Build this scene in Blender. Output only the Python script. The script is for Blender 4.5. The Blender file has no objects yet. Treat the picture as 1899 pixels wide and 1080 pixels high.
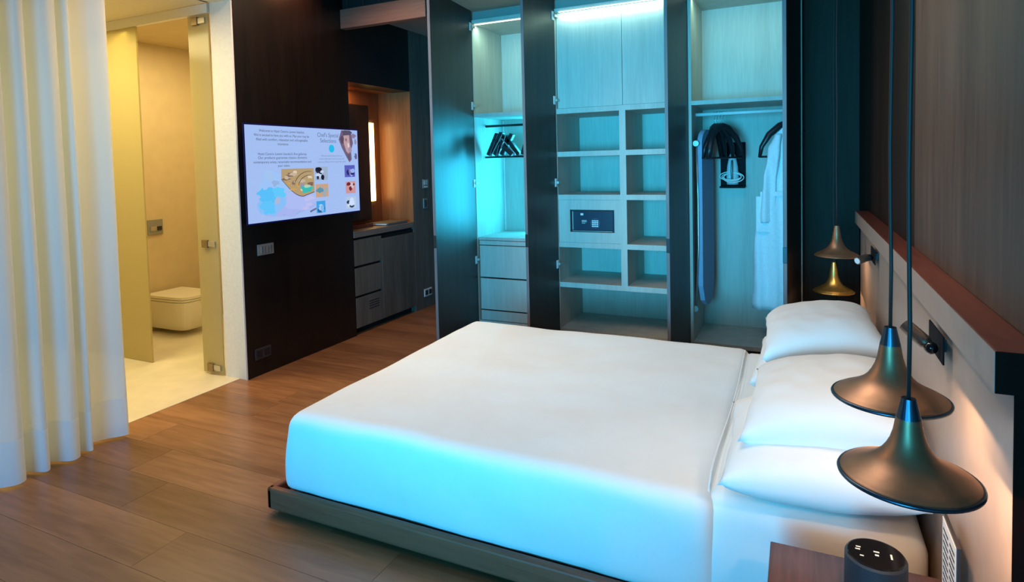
import bpy, bmesh, math, random
from mathutils import Vector, Matrix, noise
random.seed(7)
C = bpy.context.scene.collection
PI = math.pi
SC = bpy.context.scene

# ------------------------------------------------------------------ camera, light, exposure
cam = bpy.data.objects.new('camera', bpy.data.cameras.new('camera'))
C.objects.link(cam)
right = Vector((0.90436105, 0.42609993, -0.02387322))
down = Vector((-0.00207723, -0.05154395, -0.99866857))
fwd = Vector((-0.42676313, 0.90320655, -0.04572924))
M = Matrix((right, -down, -fwd)).transposed().to_4x4()
M.translation = Vector((0, 0, 1.5))
cam.matrix_world = M
cam.data.sensor_width = 36
cam.data.lens = 1131.75 / 1899 * 36
cam.data.shift_y = -(540 - 352.79) / 1899
cam.data.clip_start = 0.02
SC.camera = cam

SC.view_settings.view_transform = 'Standard'
SC.view_settings.look = 'None'
SC.view_settings.gamma = 1
SC.view_settings.use_curve_mapping = False
SC.view_settings.exposure = 0.0

w = bpy.data.worlds.new('world'); SC.world = w; w.use_nodes = True
bg = w.node_tree.nodes['Background']
bg.inputs[0].default_value = (0.12, 0.45, 1.0, 1)
bg.inputs[1].default_value = 0.3

def area(name, loc, to, sx, sy, power, col, spread=180):
    l = bpy.data.lights.new(name, 'AREA'); l.shape = 'RECTANGLE'
    l.size = sx; l.size_y = sy; l.energy = power; l.color = col
    l.spread = math.radians(spread)
    o = bpy.data.objects.new(name, l); C.objects.link(o); o.location = loc
    o.rotation_euler = (Vector(to) - Vector(loc)).to_track_quat('-Z', 'Y').to_euler()
    return o
def spot(name, loc, to, power, col, size=60, blend=0.8, rad=0.05):
    l = bpy.data.lights.new(name, 'SPOT'); l.energy = power; l.color = col
    l.spot_size = math.radians(size); l.spot_blend = blend; l.shadow_soft_size = rad
    o = bpy.data.objects.new(name, l); C.objects.link(o); o.location = loc
    o.rotation_euler = (Vector(to) - Vector(loc)).to_track_quat('-Z', 'Y').to_euler()
    return o
def point(name, loc, power, col, rad=0.02):
    l = bpy.data.lights.new(name, 'POINT'); l.energy = power; l.color = col; l.shadow_soft_size = rad
    o = bpy.data.objects.new(name, l); C.objects.link(o); o.location = loc
    return o

BLUE = (0.035, 0.52, 1.0); WARM = (1.0, 0.66, 0.40); SOFT = (1.0, 0.88, 0.76)
area('daylight_through_window', (-1.0, -1.95, 1.35), (-1.35, 4.8, 1.85), 1.7, 1.5, 46, (0.045, 0.62, 1.0), 52)
area('daylight_low', (-1.3, -1.96, 0.9), (-2.4, 2.2, 0.6), 2.0, 1.2, 66, (0.02, 0.42, 1.0), 140)
spot('added_right_wall_spot', (-0.75, 2.4, 2.93), (0.385, 2.1, 1.9), 66, (1.0, 0.70, 0.42), 70, 1.0, 0.06)  # added spot without a known fixture, warms the upper right wall
spot('added_tv_wall_glow', (-3.30, 3.65, 2.97), (-3.54, 3.65, 2.78), 16, (1.0, 0.38, 0.16), 110, 1.0, 0.03)  # added reddish spot, makes the glow high on the television wall
area('ceiling_downlight_bed', (-0.95, 2.7, 2.95), (-0.9, 2.7, 0), 1.4, 1.2, 16, (0.86, 0.92, 1.0), 140)
area('added_floor_fill', (-2.9, 3.0, 2.95), (-2.9, 3.2, 0), 0.5, 1.8, 33, (1.0, 0.62, 0.36), 150)  # added warm fill, an unseen light that turns the floor more orange
spot('downlight_pillows', (-0.15, 2.0, 2.9), (-0.1, 1.95, 0.4), 38, SOFT, 40, 1.0, 0.08)
area('bathroom_ceiling_light', (-4.7, 2.2, 2.6), (-4.7, 2.2, 0), 1.2, 0.8, 44, (1.0, 0.82, 0.40))
area('toilet_ceiling_light', (-4.7, 3.6, 2.6), (-4.9, 3.7, 0), 1.0, 0.5, 20, (1.0, 0.78, 0.38))

# ------------------------------------------------------------------ material helpers
MATS = {}
def nm(name):
    m = bpy.data.materials.new(name); m.use_nodes = True
    return m, m.node_tree, m.node_tree.nodes['Principled BSDF']
def plain(name, col, rough=0.5, metal=0.0, spec=0.5, bump=0, bscale=60, vary=0.0, coat=0):
    if name in MATS: return MATS[name]
    m, t, b = nm(name)
    b.inputs['Base Color'].default_value = (*col, 1); b.inputs['Roughness'].default_value = rough
    b.inputs['Metallic'].default_value = metal; b.inputs['Specular IOR Level'].default_value = spec
    if coat: b.inputs['Coat Weight'].default_value = coat; b.inputs['Coat Roughness'].default_value = 0.15
    tc = t.nodes.new('ShaderNodeTexCoord'); n = t.nodes.new('ShaderNodeTexNoise')
    n.inputs['Scale'].default_value = bscale; n.inputs['Detail'].default_value = 4
    t.links.new(tc.outputs['Object'], n.inputs['Vector'])
    if bump:
        bp = t.nodes.new('ShaderNodeBump'); bp.inputs['Strength'].default_value = bump; bp.inputs['Distance'].default_value = 0.004
        t.links.new(n.outputs['Fac'], bp.inputs['Height']); t.links.new(bp.outputs['Normal'], b.inputs['Normal'])
    v = vary or 0.04
    r = t.nodes.new('ShaderNodeValToRGB')
    r.color_ramp.elements[0].position = 0.3; r.color_ramp.elements[1].position = 0.7
    r.color_ramp.elements[0].color = (*[c * (1 - v) for c in col], 1)
    r.color_ramp.elements[1].color = (*[min(1, c * (1 + v)) for c in col], 1)
    t.links.new(n.outputs['Fac'], r.inputs['Fac']); t.links.new(r.outputs['Color'], b.inputs['Base Color'])
    MATS[name] = m; return m
def wood(name, c1, c2, axis='Z', rough=0.4, scale=9, stretch=14, spec=0.5, coat=0, rand=0.0, bump=0.08):
    if name in MATS: return MATS[name]
    m, t, b = nm(name)
    tc = t.nodes.new('ShaderNodeTexCoord'); mp = t.nodes.new('ShaderNodeMapping')
    s = [scale] * 3; s['XYZ'.index(axis)] = scale / stretch
    mp.inputs['Scale'].default_value = s
    t.links.new(tc.outputs['Object'], mp.inputs['Vector'])
    n1 = t.nodes.new('ShaderNodeTexNoise'); n1.inputs['Scale'].default_value = 1; n1.inputs['Detail'].default_value = 3
    n2 = t.nodes.new('ShaderNodeTexNoise'); n2.inputs['Scale'].default_value = 7; n2.inputs['Detail'].default_value = 6
    n2.inputs['Distortion'].default_value = 0.6
    t.links.new(mp.outputs['Vector'], n1.inputs['Vector']); t.links.new(mp.outputs['Vector'], n2.inputs['Vector'])
    mx = t.nodes.new('ShaderNodeMix'); mx.data_type = 'FLOAT'; mx.inputs['Factor'].default_value = 0.45
    t.links.new(n1.outputs['Fac'], mx.inputs[2]); t.links.new(n2.outputs['Fac'], mx.inputs[3])
    r = t.nodes.new('ShaderNodeValToRGB')
    r.color_ramp.elements[0].position = 0.36; r.color_ramp.elements[0].color = (*c1, 1)
    r.color_ramp.elements[1].position = 0.64; r.color_ramp.elements[1].color = (*c2, 1)
    t.links.new(mx.outputs[0], r.inputs['Fac'])
    out = r.outputs['Color']
    if rand:
        oi = t.nodes.new('ShaderNodeObjectInfo'); mr = t.nodes.new('ShaderNodeMapRange')
        mr.inputs['To Min'].default_value = 1 - rand; mr.inputs['To Max'].default_value = 1 + rand
        t.links.new(oi.outputs['Random'], mr.inputs['Value'])
        hs = t.nodes.new('ShaderNodeHueSaturation'); t.links.new(mr.outputs['Result'], hs.inputs['Value'])
        t.links.new(out, hs.inputs['Color']); out = hs.outputs['Color']
        va = t.nodes.new('ShaderNodeVectorMath'); va.operation = 'SCALE'; va.inputs['Scale'].default_value = 37
        cx = t.nodes.new('ShaderNodeCombineXYZ')
        t.links.new(oi.outputs['Random'], cx.inputs['X']); t.links.new(oi.outputs['Random'], cx.inputs['Y'])
        t.links.new(cx.outputs[0], va.inputs[0]); t.links.new(va.outputs[0], mp.inputs['Location'])
    t.links.new(out, b.inputs['Base Color'])
    b.inputs['Roughness'].default_value = rough; b.inputs['Specular IOR Level'].default_value = spec
    if coat: b.inputs['Coat Weight'].default_value = coat; b.inputs['Coat Roughness'].default_value = 0.12
    bp = t.nodes.new('ShaderNodeBump'); bp.inputs['Strength'].default_value = bump; bp.inputs['Distance'].default_value = 0.003
    t.links.new(n2.outputs['Fac'], bp.inputs['Height']); t.links.new(bp.outputs['Normal'], b.inputs['Normal'])
    MATS[name] = m; return m
def glow(name, col, strength):
    if name in MATS: return MATS[name]
    m, t, b = nm(name)
    b.inputs['Base Color'].default_value = (0, 0, 0, 1) if strength > 0.5 else (*col, 1)
    b.inputs['Emission Color'].default_value = (*col, 1); b.inputs['Emission Strength'].default_value = strength
    b.inputs['Roughness'].default_value = 0.4; b.inputs['Specular IOR Level'].default_value = 0.2
    MATS[name] = m; return m

# ------------------------------------------------------------------ mesh helpers
def box(bm, x0, x1, y0, y1, z0, z1, bev=0.0, seg=2):
    vs = [bm.verts.new((x, y, z)) for x in (x0, x1) for y in (y0, y1) for z in (z0, z1)]
    fs = [(0, 1, 3, 2), (4, 6, 7, 5), (0, 4, 5, 1), (2, 3, 7, 6), (0, 2, 6, 4), (1, 5, 7, 3)]
    F = [bm.faces.new([vs[i] for i in f]) for f in fs]
    if bev:
        es = list({e for f in F for e in f.edges})
        bmesh.ops.bevel(bm, geom=es, offset=bev, segments=seg, affect='EDGES', profile=0.5)
    return bm
def B(*a, **k): return box(bmesh.new(), *a, **k)
def lathe(bm, prof, n=48, at=(0, 0, 0), cap=True):
    rings = []
    for r, z in prof:
        rings.append([bm.verts.new((at[0] + r * math.cos(2 * PI * i / n), at[1] + r * math.sin(2 * PI * i / n), at[2] + z)) for i in range(n)])
    for a, b in zip(rings, rings[1:]):
        for i in range(n):
            bm.faces.new((a[i], a[(i + 1) % n], b[(i + 1) % n], b[i]))
    if cap:
        bm.faces.new(rings[0][::-1]); bm.faces.new(rings[-1])
    return bm
def tube(bm, pts, r, n=10, closed=False):
    pts = [Vector(p) for p in pts]; rings = []
    for i, p in enumerate(pts):
        if closed: d = pts[(i + 1) % len(pts)] - pts[i - 1]
        else: d = (pts[min(i + 1, len(pts) - 1)] - pts[max(i - 1, 0)])
        d.normalize(); a = d.orthogonal() if abs(d.z) > .99 or i == 0 and False else d.cross(Vector((0.13, 0.21, 1)))
        if a.length < 1e-4: a = d.orthogonal()
        a.normalize(); b = d.cross(a)
        rr = r[i] if isinstance(r, (list, tuple)) else r
        rings.append([bm.verts.new(p + (a * math.cos(2 * PI * k / n) + b * math.sin(2 * PI * k / n)) * rr) for k in range(n)])
    m = len(rings)
    for j in range(m if closed else m - 1):
        a, b = rings[j], rings[(j + 1) % m]
        for i in range(n): bm.faces.new((a[i], a[(i + 1) % n], b[(i + 1) % n], b[i]))
    if not closed: bm.faces.new(rings[0][::-1]); bm.faces.new(rings[-1])
    return bm
def rbox(bm, lo, hi, r, step=0.04, squash=None):
    """box with rounded edges on a fine grid"""
    lo, hi = Vector(lo), Vector(hi); n = [max(2, int((hi[i] - lo[i]) / step)) for i in range(3)]
    cache = {}
    def vert(i, j, k):
        key = (i, j, k)
        if key not in cache:
            p = Vector([lo[a] + (hi[a] - lo[a]) * q / n[a] for a, q in enumerate(key)])
            c = Vector([min(max(p[a], lo[a] + r), hi[a] - r) for a in range(3)])
            d = p - c
            if d.length > 1e-9:
                m = max(abs(x) for x in d)
                p = c + d.normalized() * m
            cache[key] = bm.verts.new(p)
        return cache[key]
    for a in range(3):
        b, c = (a + 1) % 3, (a + 2) % 3
        for s in (0, n[a]):
            for i in range(n[b]):
                for j in range(n[c]):
                    def K(u, v):
                        k = [0, 0, 0]; k[a] = s; k[b] = u; k[c] = v; return vert(*k)
                    q = [K(i, j), K(i + 1, j), K(i + 1, j + 1), K(i, j + 1)]
                    bm.faces.new(q if s else q[::-1])
    return bm
def pillow(bm, cx, cy, cz, lx, ly, t, tilt=0.0, nz=0.012, seed=0, n=36, twist=0.0):
    rings = {}
    R = Matrix.Rotation(tilt, 4, 'Y') @ Matrix.Rotation(twist, 4, 'Z')
    for side in (1, -1):
        g = []
        for i in range(n + 1):
            row = []
            for j in range(n + 1):
                u, v = -1 + 2 * i / n, -1 + 2 * j / n
                edge = (i in (0, n) or j in (0, n))
                if edge and side == -1: row.append(rings[(i, j)]); continue
                h = ((1 - abs(u) ** 2.6) * (1 - abs(v) ** 3.2)) ** 0.5 if not edge else 0
                px = u * lx / 2 * (1 - 0.07 * (1 - abs(v)) ** 0.5 * abs(u) ** 3)
                py = v * ly / 2 * (1 - 0.05 * (1 - abs(u)) ** 0.5 * abs(v) ** 3)
                z = side * t / 2 * h
                q = Vector((px, py, z))
                nn = noise.noise(Vector((px * 7 + seed, py * 5, side * 3 + seed))) + 0.5 * noise.noise(Vector((px * 19, py * 14 + seed, side)))
                q.z += nn * nz * (0.35 + h)
                q.x += noise.noise(Vector((py * 12 + seed, px * 4, 5))) * nz * (0.9 if abs(u) > .8 else .2)
                p = bm.verts.new((R @ q) + Vector((cx, cy, cz))); row.append(p)
                if side == 1: rings[(i, j)] = p
            g.append(row)
        for i in range(n):
            for j in range(n):
                q = [g[i][j], g[i + 1][j], g[i + 1][j + 1], g[i][j + 1]]
                try: bm.faces.new(q if side == 1 else q[::-1])
                except ValueError: pass
    return bm

def origin_of(o):
    v = Vector((0, 0, 0))
    while o is not None:
        v = v + Vector(o.location); o = o.parent
    return v
def obj(name, bm, mat, parent=None, label=None, smooth=False, local=False, kind=None):
    me = bpy.data.meshes.new(name)
    if parent is not None and not local:
        bmesh.ops.translate(bm, verts=bm.verts, vec=-origin_of(parent))
    bmesh.ops.recalc_face_normals(bm, faces=bm.faces)
    bm.to_mesh(me); bm.free()
    if smooth:
        for p in me.polygons: p.use_smooth = True
    for m in (mat if isinstance(mat, (list, tuple)) else [mat]): me.materials.append(m)
    o = bpy.data.objects.new(name, me); C.objects.link(o)
    if parent is not None: o.parent = parent
    if label: o['label'] = label
    if kind: o['kind'] = kind
    return o
def thing(name, label, cat, loc=(0, 0, 0), rotz=0, group=None):
    o = bpy.data.objects.new(name, None); C.objects.link(o); o.empty_display_size = 0.05
    o.location = loc; o.rotation_euler = (0, 0, rotz); o['label'] = label; o['category'] = cat
    if group: o['group'] = group
    return o
def tag(o, label, cat, group=None):
    o['label'] = label; o['category'] = cat
    if group: o['group'] = group
    return o
def center(o):
    """put the origin of a one-mesh thing at its base"""
    vs = [v.co for v in o.data.vertices]
    c = Vector(((min(v.x for v in vs) + max(v.x for v in vs)) / 2, (min(v.y for v in vs) + max(v.y for v in vs)) / 2, min(v.z for v in vs)))
    o.data.transform(Matrix.Translation(-c)); o.location = Vector(o.location) + c
    return o
def struct(name, bm, mat, parent=None):
    return obj(name, bm, mat, parent, kind=None if parent else 'structure')
def dup(o, parent=None):
    c = o.copy(); C.objects.link(c)
    if parent is not None: c.parent = parent
    for ch in list(o.children): dup(ch, c)
    return c

# ------------------------------------------------------------------ materials
m_dark = wood('dark_veneer', (0.0045, 0.003, 0.0025), (0.011, 0.0065, 0.005), 'Z', 0.34, spec=0.5)
m_door = wood('wardrobe_door_veneer', (0.022, 0.017, 0.016), (0.042, 0.034, 0.032), 'Z', 0.42, spec=0.5)
m_edge = wood('door_edge_band', (0.12, 0.11, 0.12), (0.19, 0.175, 0.18), 'Z', 0.5)
m_liner = wood('wardrobe_liner', (0.42, 0.41, 0.36), (0.52, 0.51, 0.45), 'Z', 0.55, bump=0.03)
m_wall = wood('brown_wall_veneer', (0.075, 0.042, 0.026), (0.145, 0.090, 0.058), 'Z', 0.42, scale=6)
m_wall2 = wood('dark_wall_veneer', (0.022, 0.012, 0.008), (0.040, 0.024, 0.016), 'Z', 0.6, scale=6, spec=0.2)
m_grey = wood('grey_brown_veneer', (0.075, 0.070, 0.058), (0.15, 0.14, 0.115), 'Z', 0.42)
m_counter = wood('counter_edge', (0.16, 0.13, 0.11), (0.24, 0.20, 0.17), 'Y', 0.4)
m_orange = wood('orange_wood', (0.22, 0.085, 0.032), (0.36, 0.15, 0.06), 'Z', 0.35)
m_cap = wood('red_wood', (0.12, 0.028, 0.016), (0.20, 0.050, 0.028), 'Y', 0.42)
m_beam = wood('beam_wood', (0.20, 0.075, 0.048), (0.28, 0.12, 0.08), 'X', 0.45)
m_plank = wood('floor_oak', (0.19, 0.082, 0.034), (0.34, 0.165, 0.078), 'X', 0.30, scale=5, stretch=10, rand=0.22, spec=0.5)
m_gap = plain('floor_gap', (0.045, 0.025, 0.015), 0.9)
m_frame = wood('bed_frame_wood', (0.20, 0.055, 0.024), (0.32, 0.092, 0.042), 'X', 0.5, bump=0.25)
m_night = wood('nightstand_wood', (0.060, 0.026, 0.020), (0.12, 0.05, 0.038), 'Y', 0.25)
m_ceil = plain('ceiling_paint', (0.42, 0.30, 0.22), 0.8, bump=0.1)
m_cream = plain('cream_wall_paint', (0.78, 0.70, 0.50), 0.6)
m_stone = plain('bathroom_stone', (0.72, 0.66, 0.50), 0.35, bscale=6, vary=0.07)
m_beige = plain('beige_bathroom_wall', (0.62, 0.50, 0.30), 0.6, bscale=8)
m_jamb = plain('white_jamb_paint', (0.80, 0.75, 0.62), 0.5)
m_linen = plain('white_bed_linen', (0.86, 0.85, 0.83), 0.85, spec=0.2, bump=0.25, bscale=18, vary=0.01)
m_sheet = plain('white_sheet_cotton', (0.86, 0.85, 0.82), 0.85, spec=0.2, bump=0.3, bscale=12, vary=0.01)
m_pillow = plain('pillowcase_cotton', (0.87, 0.85, 0.82), 0.85, spec=0.2, bump=0.3, bscale=10, vary=0.01)
m_leather = plain('headboard_leather', (0.40, 0.30, 0.24), 0.45, bscale=25, bump=0.05, vary=0.04)
m_bronze = plain('aged_bronze', (0.38, 0.19, 0.10), 0.42, metal=0.75, bscale=14, vary=0.25)
m_bronze2 = plain('brass_shade', (0.48, 0.34, 0.10), 0.35, metal=0.9, bscale=14, vary=0.15)
m_inner = plain('shade_lining', (0.5, 0.4, 0.28), 0.5, metal=0.5)
m_black = plain('black_plastic', (0.012, 0.013, 0.016), 0.35)
m_cord = plain('black_cable', (0.022, 0.014, 0.013), 0.6)
m_gloss = plain('black_gloss', (0.008, 0.008, 0.010), 0.08)
m_metal = plain('brushed_metal', (0.55, 0.54, 0.50), 0.35, metal=0.9)
m_brassclamp = plain('dull_brass', (0.30, 0.22, 0.12), 0.4, metal=0.8)
m_white = plain('white_plastic', (0.75, 0.76, 0.74), 0.4)
m_ceramic = plain('white_ceramic', (0.86, 0.82, 0.70), 0.12, vary=0.01)
m_grey_pl = plain('grey_plate', (0.30, 0.30, 0.28), 0.4, metal=0.4)
m_darkplate = plain('dark_socket_plate', (0.055, 0.045, 0.045), 0.4, metal=0.3)
m_safe = plain('safe_navy', (0.010, 0.018, 0.042), 0.3)
m_robe = plain('white_towelling', (0.82, 0.84, 0.86), 0.95, spec=0.1, bump=0.6, bscale=70)
m_board = plain('grey_blue_board_cover', (0.28, 0.36, 0.50), 0.9, spec=0.1)
m_paper = plain('white_card', (0.80, 0.78, 0.74), 0.7)
m_ink = plain('black_ink', (0.02, 0.02, 0.02), 0.7)
m_greybox = plain('grey_folder_cover', (0.12, 0.13, 0.12), 0.5)
m_slot = plain('dark_slot', (0.004, 0.004, 0.004), 0.8)

def glassmat(name, col, rough, alpha_mix):
    m, t, b = nm(name); n = t.nodes
    b.inputs['Base Color'].default_value = (*col, 1); b.inputs['Roughness'].default_value = rough
    tr = n.new('ShaderNodeBsdfTransparent'); tr.inputs[0].default_value = (*[min(1, c * 1.25) for c in col], 1)
    tl = n.new('ShaderNodeBsdfTranslucent'); tl.inputs[0].default_value = (*col, 1)
    a = n.new('ShaderNodeMixShader'); a.inputs[0].default_value = 0.22 if 'voile' in name else 0.45
    mx = n.new('ShaderNodeMixShader'); mx.inputs[0].default_value = alpha_mix
    t.links.new(b.outputs[0], a.inputs[1]); t.links.new(tl.outputs[0], a.inputs[2])
    t.links.new(a.outputs[0], mx.inputs[1]); t.links.new(tr.outputs[0], mx.inputs[2])
    t.links.new(mx.outputs[0], n['Material Output'].inputs['Surface'])
    MATS[name] = m; return m
m_frost = glassmat('frosted_glass', (0.66, 0.60, 0.34), 0.15, 0.25)
m_sheer = glassmat('sheer_voile', (0.78, 0.84, 0.83), 0.9, 0.10)
m_hem = glassmat('sheer_voile_double', (0.80, 0.86, 0.86), 0.9, 0.02)

# ------------------------------------------------------------------ structure
WX = 0.385                      # headboard wall plane
TX = -3.54                      # television wall plane
fl = struct('floor', B(TX - .22, WX, -2.0, 5.6, -0.06, -0.012), m_gap)
PW = 0.238; y0 = 1.875 - PW * 8
row = 0; rnd = random.Random(3)
joints = {7: [-3.3, -2.3, -1.1, .2], 9: [-3.06, -1.9, -.7]}
while y0 + row * PW < 5.55:
    ya, yb = y0 + row * PW, min(y0 + (row + 1) * PW, 5.55)
    js = {8: [-3.05, -1.75, -0.5], 6: [-2.30, -1.0], 7: [-2.75, -1.4]}.get(row)
    if js is None:
        off = rnd.uniform(-1.3, 0); js = [TX + 1.5 + off + 1.45 * k for k in range(3)]
    xs = [TX - 0.08] + [j for j in js if TX < j < WX - .1] + [WX]
    for a, b in zip(xs, xs[1:]):
        bm = B(-(b - a) / 2 + .0007, (b - a) / 2 - .0007, -PW / 2 + .0007, (yb - ya) - PW / 2 - .0007, -0.012, 0.0)
        o = obj('plank', bm, m_plank, fl, local=True); o.location = ((a + b) / 2, ya + PW / 2, 0)
    row += 1

struct('ceiling', B(TX - .22, WX + .1, -2.0, 5.6, 3.0, 3.08), m_ceil)
wl = struct('wall_left', B(TX - .22, TX - 0.01, 3.04, 4.217, 0, 3.0), m_jamb)
obj('wood_panel', B(TX - 0.0101, TX, 3.041, 4.217, 0, 3.0), m_dark, wl)
obj('wood_panel', B(TX - 0.22, TX, 4.217, 5.143, 2.232, 3.0), m_dark, wl)
obj('wood_panel', B(TX - 0.22, TX, 5.143, 5.60, 0, 3.0), m_grey, wl)
obj('wall_return', B(TX - .22, TX, -2.0, 1.1, 0, 3.0), m_dark, wl)
obj('lintel', B(TX - .22, TX, 1.1, 3.04, 2.67, 3.0), m_cream, wl)
struct('trim_1', B(TX - 0.0, TX + .002, 3.028, 3.040, 0, 2.66), m_white)
# bathroom shell
struct('floor_bathroom', B(-6.3, TX - .08, 0.8, 4.4, -0.06, 0.002), m_stone)
struct('wall_bathroom_back', B(-5.6, -5.5, 3.05, 4.4, 0, 2.9), m_beige)
struct('wall_bathroom_far', B(-5.6, TX - .2, 4.35, 4.45, 0, 2.9), m_beige)
struct('wall_bathroom_side', B(-6.4, -6.3, 0.8, 3.1, 0, 2.9), m_cream)
struct('wall_bathroom_near', B(-6.3, TX - .22, 0.75, 0.8, 0, 2.9), m_cream)
struct('ceiling_bathroom', B(-6.4, TX - .2, 0.8, 3.02, 2.67, 2.75), m_cream)
struct('ceiling_toilet', B(-5.6, TX - .2, 3.06, 4.45, 2.69, 2.75), m_beige)
# wall at the back
struct('wall_back', B(TX - .22, -2.66, 5.56, 5.66, 0, 3.0), m_grey)
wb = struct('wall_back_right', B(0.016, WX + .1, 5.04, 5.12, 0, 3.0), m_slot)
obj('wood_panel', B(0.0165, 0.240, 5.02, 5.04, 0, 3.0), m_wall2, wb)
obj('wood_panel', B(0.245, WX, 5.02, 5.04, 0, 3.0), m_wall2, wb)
wr = struct('wall_right', B(WX + .02, WX + .12, -2.0, 5.12, 0, 3.0), m_slot)
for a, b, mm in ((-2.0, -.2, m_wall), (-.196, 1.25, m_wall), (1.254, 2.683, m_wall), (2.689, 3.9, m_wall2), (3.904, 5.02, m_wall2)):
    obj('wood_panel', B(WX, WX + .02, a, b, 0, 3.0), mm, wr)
# wall behind the camera with its window
wf = struct('wall_front', B(TX - .22, -3.3, -2.1, -2.0, 0, 3.0), m_cream)
obj('wall_piece', B(-0.1, WX + .1, -2.1, -2.0, 0, 3.0), m_cream, wf)
obj('wall_piece', B(-3.3, -0.1, -2.1, -2.0, 2.4, 3.0), m_cream, wf)
obj('wall_piece', B(-3.3, -0.1, -2.1, -2.0, 0, 0.1), m_cream, wf)
wi = struct('window_1', B(-3.3, -3.24, -2.08, -2.02, .1, 2.4), m_black)
obj('window_frame', B(-0.16, -0.1, -2.08, -2.02, .1, 2.4), m_black, wi)
obj('window_frame', B(-1.73, -1.67, -2.08, -2.02, .1, 2.4), m_black, wi)
# soffit over the wardrobe and its fascia beam
struct('ceiling_soffit', B(TX, WX, 4.22, 5.6, 2.842, 2.9), m_ceil)
struct('trim_2', B(TX, -2.68, 4.145, 4.215, 2.67, 2.832, bev=0.004), m_beam)
v = thing('air_vent', 'black slotted air grille above the wooden ceiling beam', 'air vent', (-3.1, 4.17, 2.835))
obj('vent_housing', B(TX, -2.68, 4.18, 4.215, 2.834, 2.998), m_slot, v)
for k in range(5):
    obj('slat', B(TX + .06 + .17 * k, TX + .066 + .17 * k, 4.165, 4.18, 2.836, 2.996), m_darkplate, v)

# ------------------------------------------------------------------ bathroom fittings
g = thing('glass_partition', 'fixed frosted yellow glass panel left of the toilet doorway', 'glass panel', (-5.2, 3.04, 0))
obj('pane', B(-6.29, -4.57, 3.035, 3.047, 0.004, 2.60), m_frost, g)
obj('top_rail', B(-6.29, -3.77, 3.025, 3.058, 2.602, 2.668), m_jamb, g, label='cream metal rail above the glass')
g = thing('glass_door', 'frosted glass door leaf beside the white jamb with three brass hinges', 'glass door', (-3.9, 3.04, 0))
obj('leaf', B(-3.985, -3.775, 3.035, 3.046, 0.012, 2.598, bev=.001), m_frost, g)
for z in (2.555, 0.962, 0.055):
    h = obj('hinge', B(-3.93, -3.87, 3.018, 3.06, z - .028, z + .028, bev=.003), m_brassclamp, g)
    obj('hinge_plate', B(-3.87, -3.80, 3.024, 3.056, z - .02, z + .02, bev=.002), m_metal, h)

t = thing('toilet', 'white wall-hung toilet with closed lid inside the bathroom', 'toilet', (-5.2, 3.76, 0.1))
TY = 3.76
def dshape(bm, x0, x1, hw, z0, z1, k0=1.0, k1=1.0, n=20, p=5.0):
    def ring(z, k, sx):
        pts = [(x0, -hw * k), ]
        for i in range(n + 1):
            a = -PI / 2 + PI * i / n
            cx = x0 + (x1 - x0) * 0.35
            ex = abs(math.cos(a)) ** (2 / p); ey = math.copysign(abs(math.sin(a)) ** (2 / p), math.sin(a))
            pts.append((cx + (x1 - cx) * ex * sx, hw * k * ey))
        pts.append((x0, hw * k))
        return [bm.verts.new((x, TY + y, z)) for x, y in pts]
    rs = [ring(z0 + (z1 - z0) * i / 8, k0 + (k1 - k0) * math.sin(i / 8 * PI / 2), k0 * .72 + .28 + (1 - (k0 * .72 + .28)) * math.sin(i / 8 * PI / 2) if k0 < 1 else 1) for i in range(9)]
    for a, b in zip(rs, rs[1:]):
        for i in range(len(a)): bm.faces.new((a[i], a[(i + 1) % len(a)], b[(i + 1) % len(b)], b[i]))
    bm.faces.new(rs[0][::-1]); bm.faces.new(rs[-1]); return bm
obj('bowl', dshape(bmesh.new(), -5.495, -4.93, .19, 0.045, 0.315, 0.62, 1.0), m_ceramic, t, smooth=False)
obj('seat', dshape(bmesh.new(), -5.45, -4.925, .187, 0.320, 0.338), m_ceramic, t)
obj('lid', dshape(bmesh.new(), -5.45, -4.92, .190, 0.343, 0.366), m_ceramic, t)
f = thing('flush_plate', 'small metal flush plate on the wall above the toilet', 'flush plate', (-5.5, 3.74, 0.93))
obj('plate', B(-5.499, -5.485, 3.665, 3.815, 0.90, 1.04, bev=.003), m_grey_pl, f)
obj('button', B(-5.4849, -5.478, 3.69, 3.75, 0.935, 0.975, bev=.002), m_metal, f)
obj('button', B(-5.4849, -5.478, 3.755, 3.80, 0.935, 0.975, bev=.002), m_black, f)

# ------------------------------------------------------------------ curtain
def curtain():
    pts = []
    key = [(1.52, .035), (1.57, .06), (1.61, .04), (1.632, -.035), (1.65, -.02), (1.685, .05), (1.722, .03), (1.742, -.04), (1.775, 0.0), (1.81, .05),
           (1.862, .035), (1.876, -.035), (1.893, -.01), (1.915, .035), (1.938, .02), (1.955, -.045), (2.0, -.035), (2.04, -.02), (2.09, .012), (2.125, .022), (2.145, -.012)]
    y = 1.52; pre = []
    while y > 0.35:
        pre = [(y - .125, .045), (y - .095, .03), (y - .07, -.035), (y - .045, -.01)] + pre; y -= .125
    key = pre + key
    ys = [k[0] for k in key]
    # catmull-rom through the keys
    out = []
    for i in range(len(key) - 1):
        p0, p1, p2, p3 = key[max(i - 1, 0)], key[i], key[i + 1], key[min(i + 2, len(key) - 1)]
        for s in range(4):
            u = s / 4
            def cr(a, b, c, d): return 0.5 * (2 * b + (c - a) * u + (2 * a - 5 * b + 4 * c - d) * u * u + (3 * b - a - 3 * c + d) * u ** 3)
            out.append((cr(p0[0], p1[0], p2[0], p3[0]), cr(p0[1], p1[1], p2[1], p3[1])))
    out.append(key[-1])
    return out
prof = curtain()
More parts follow.
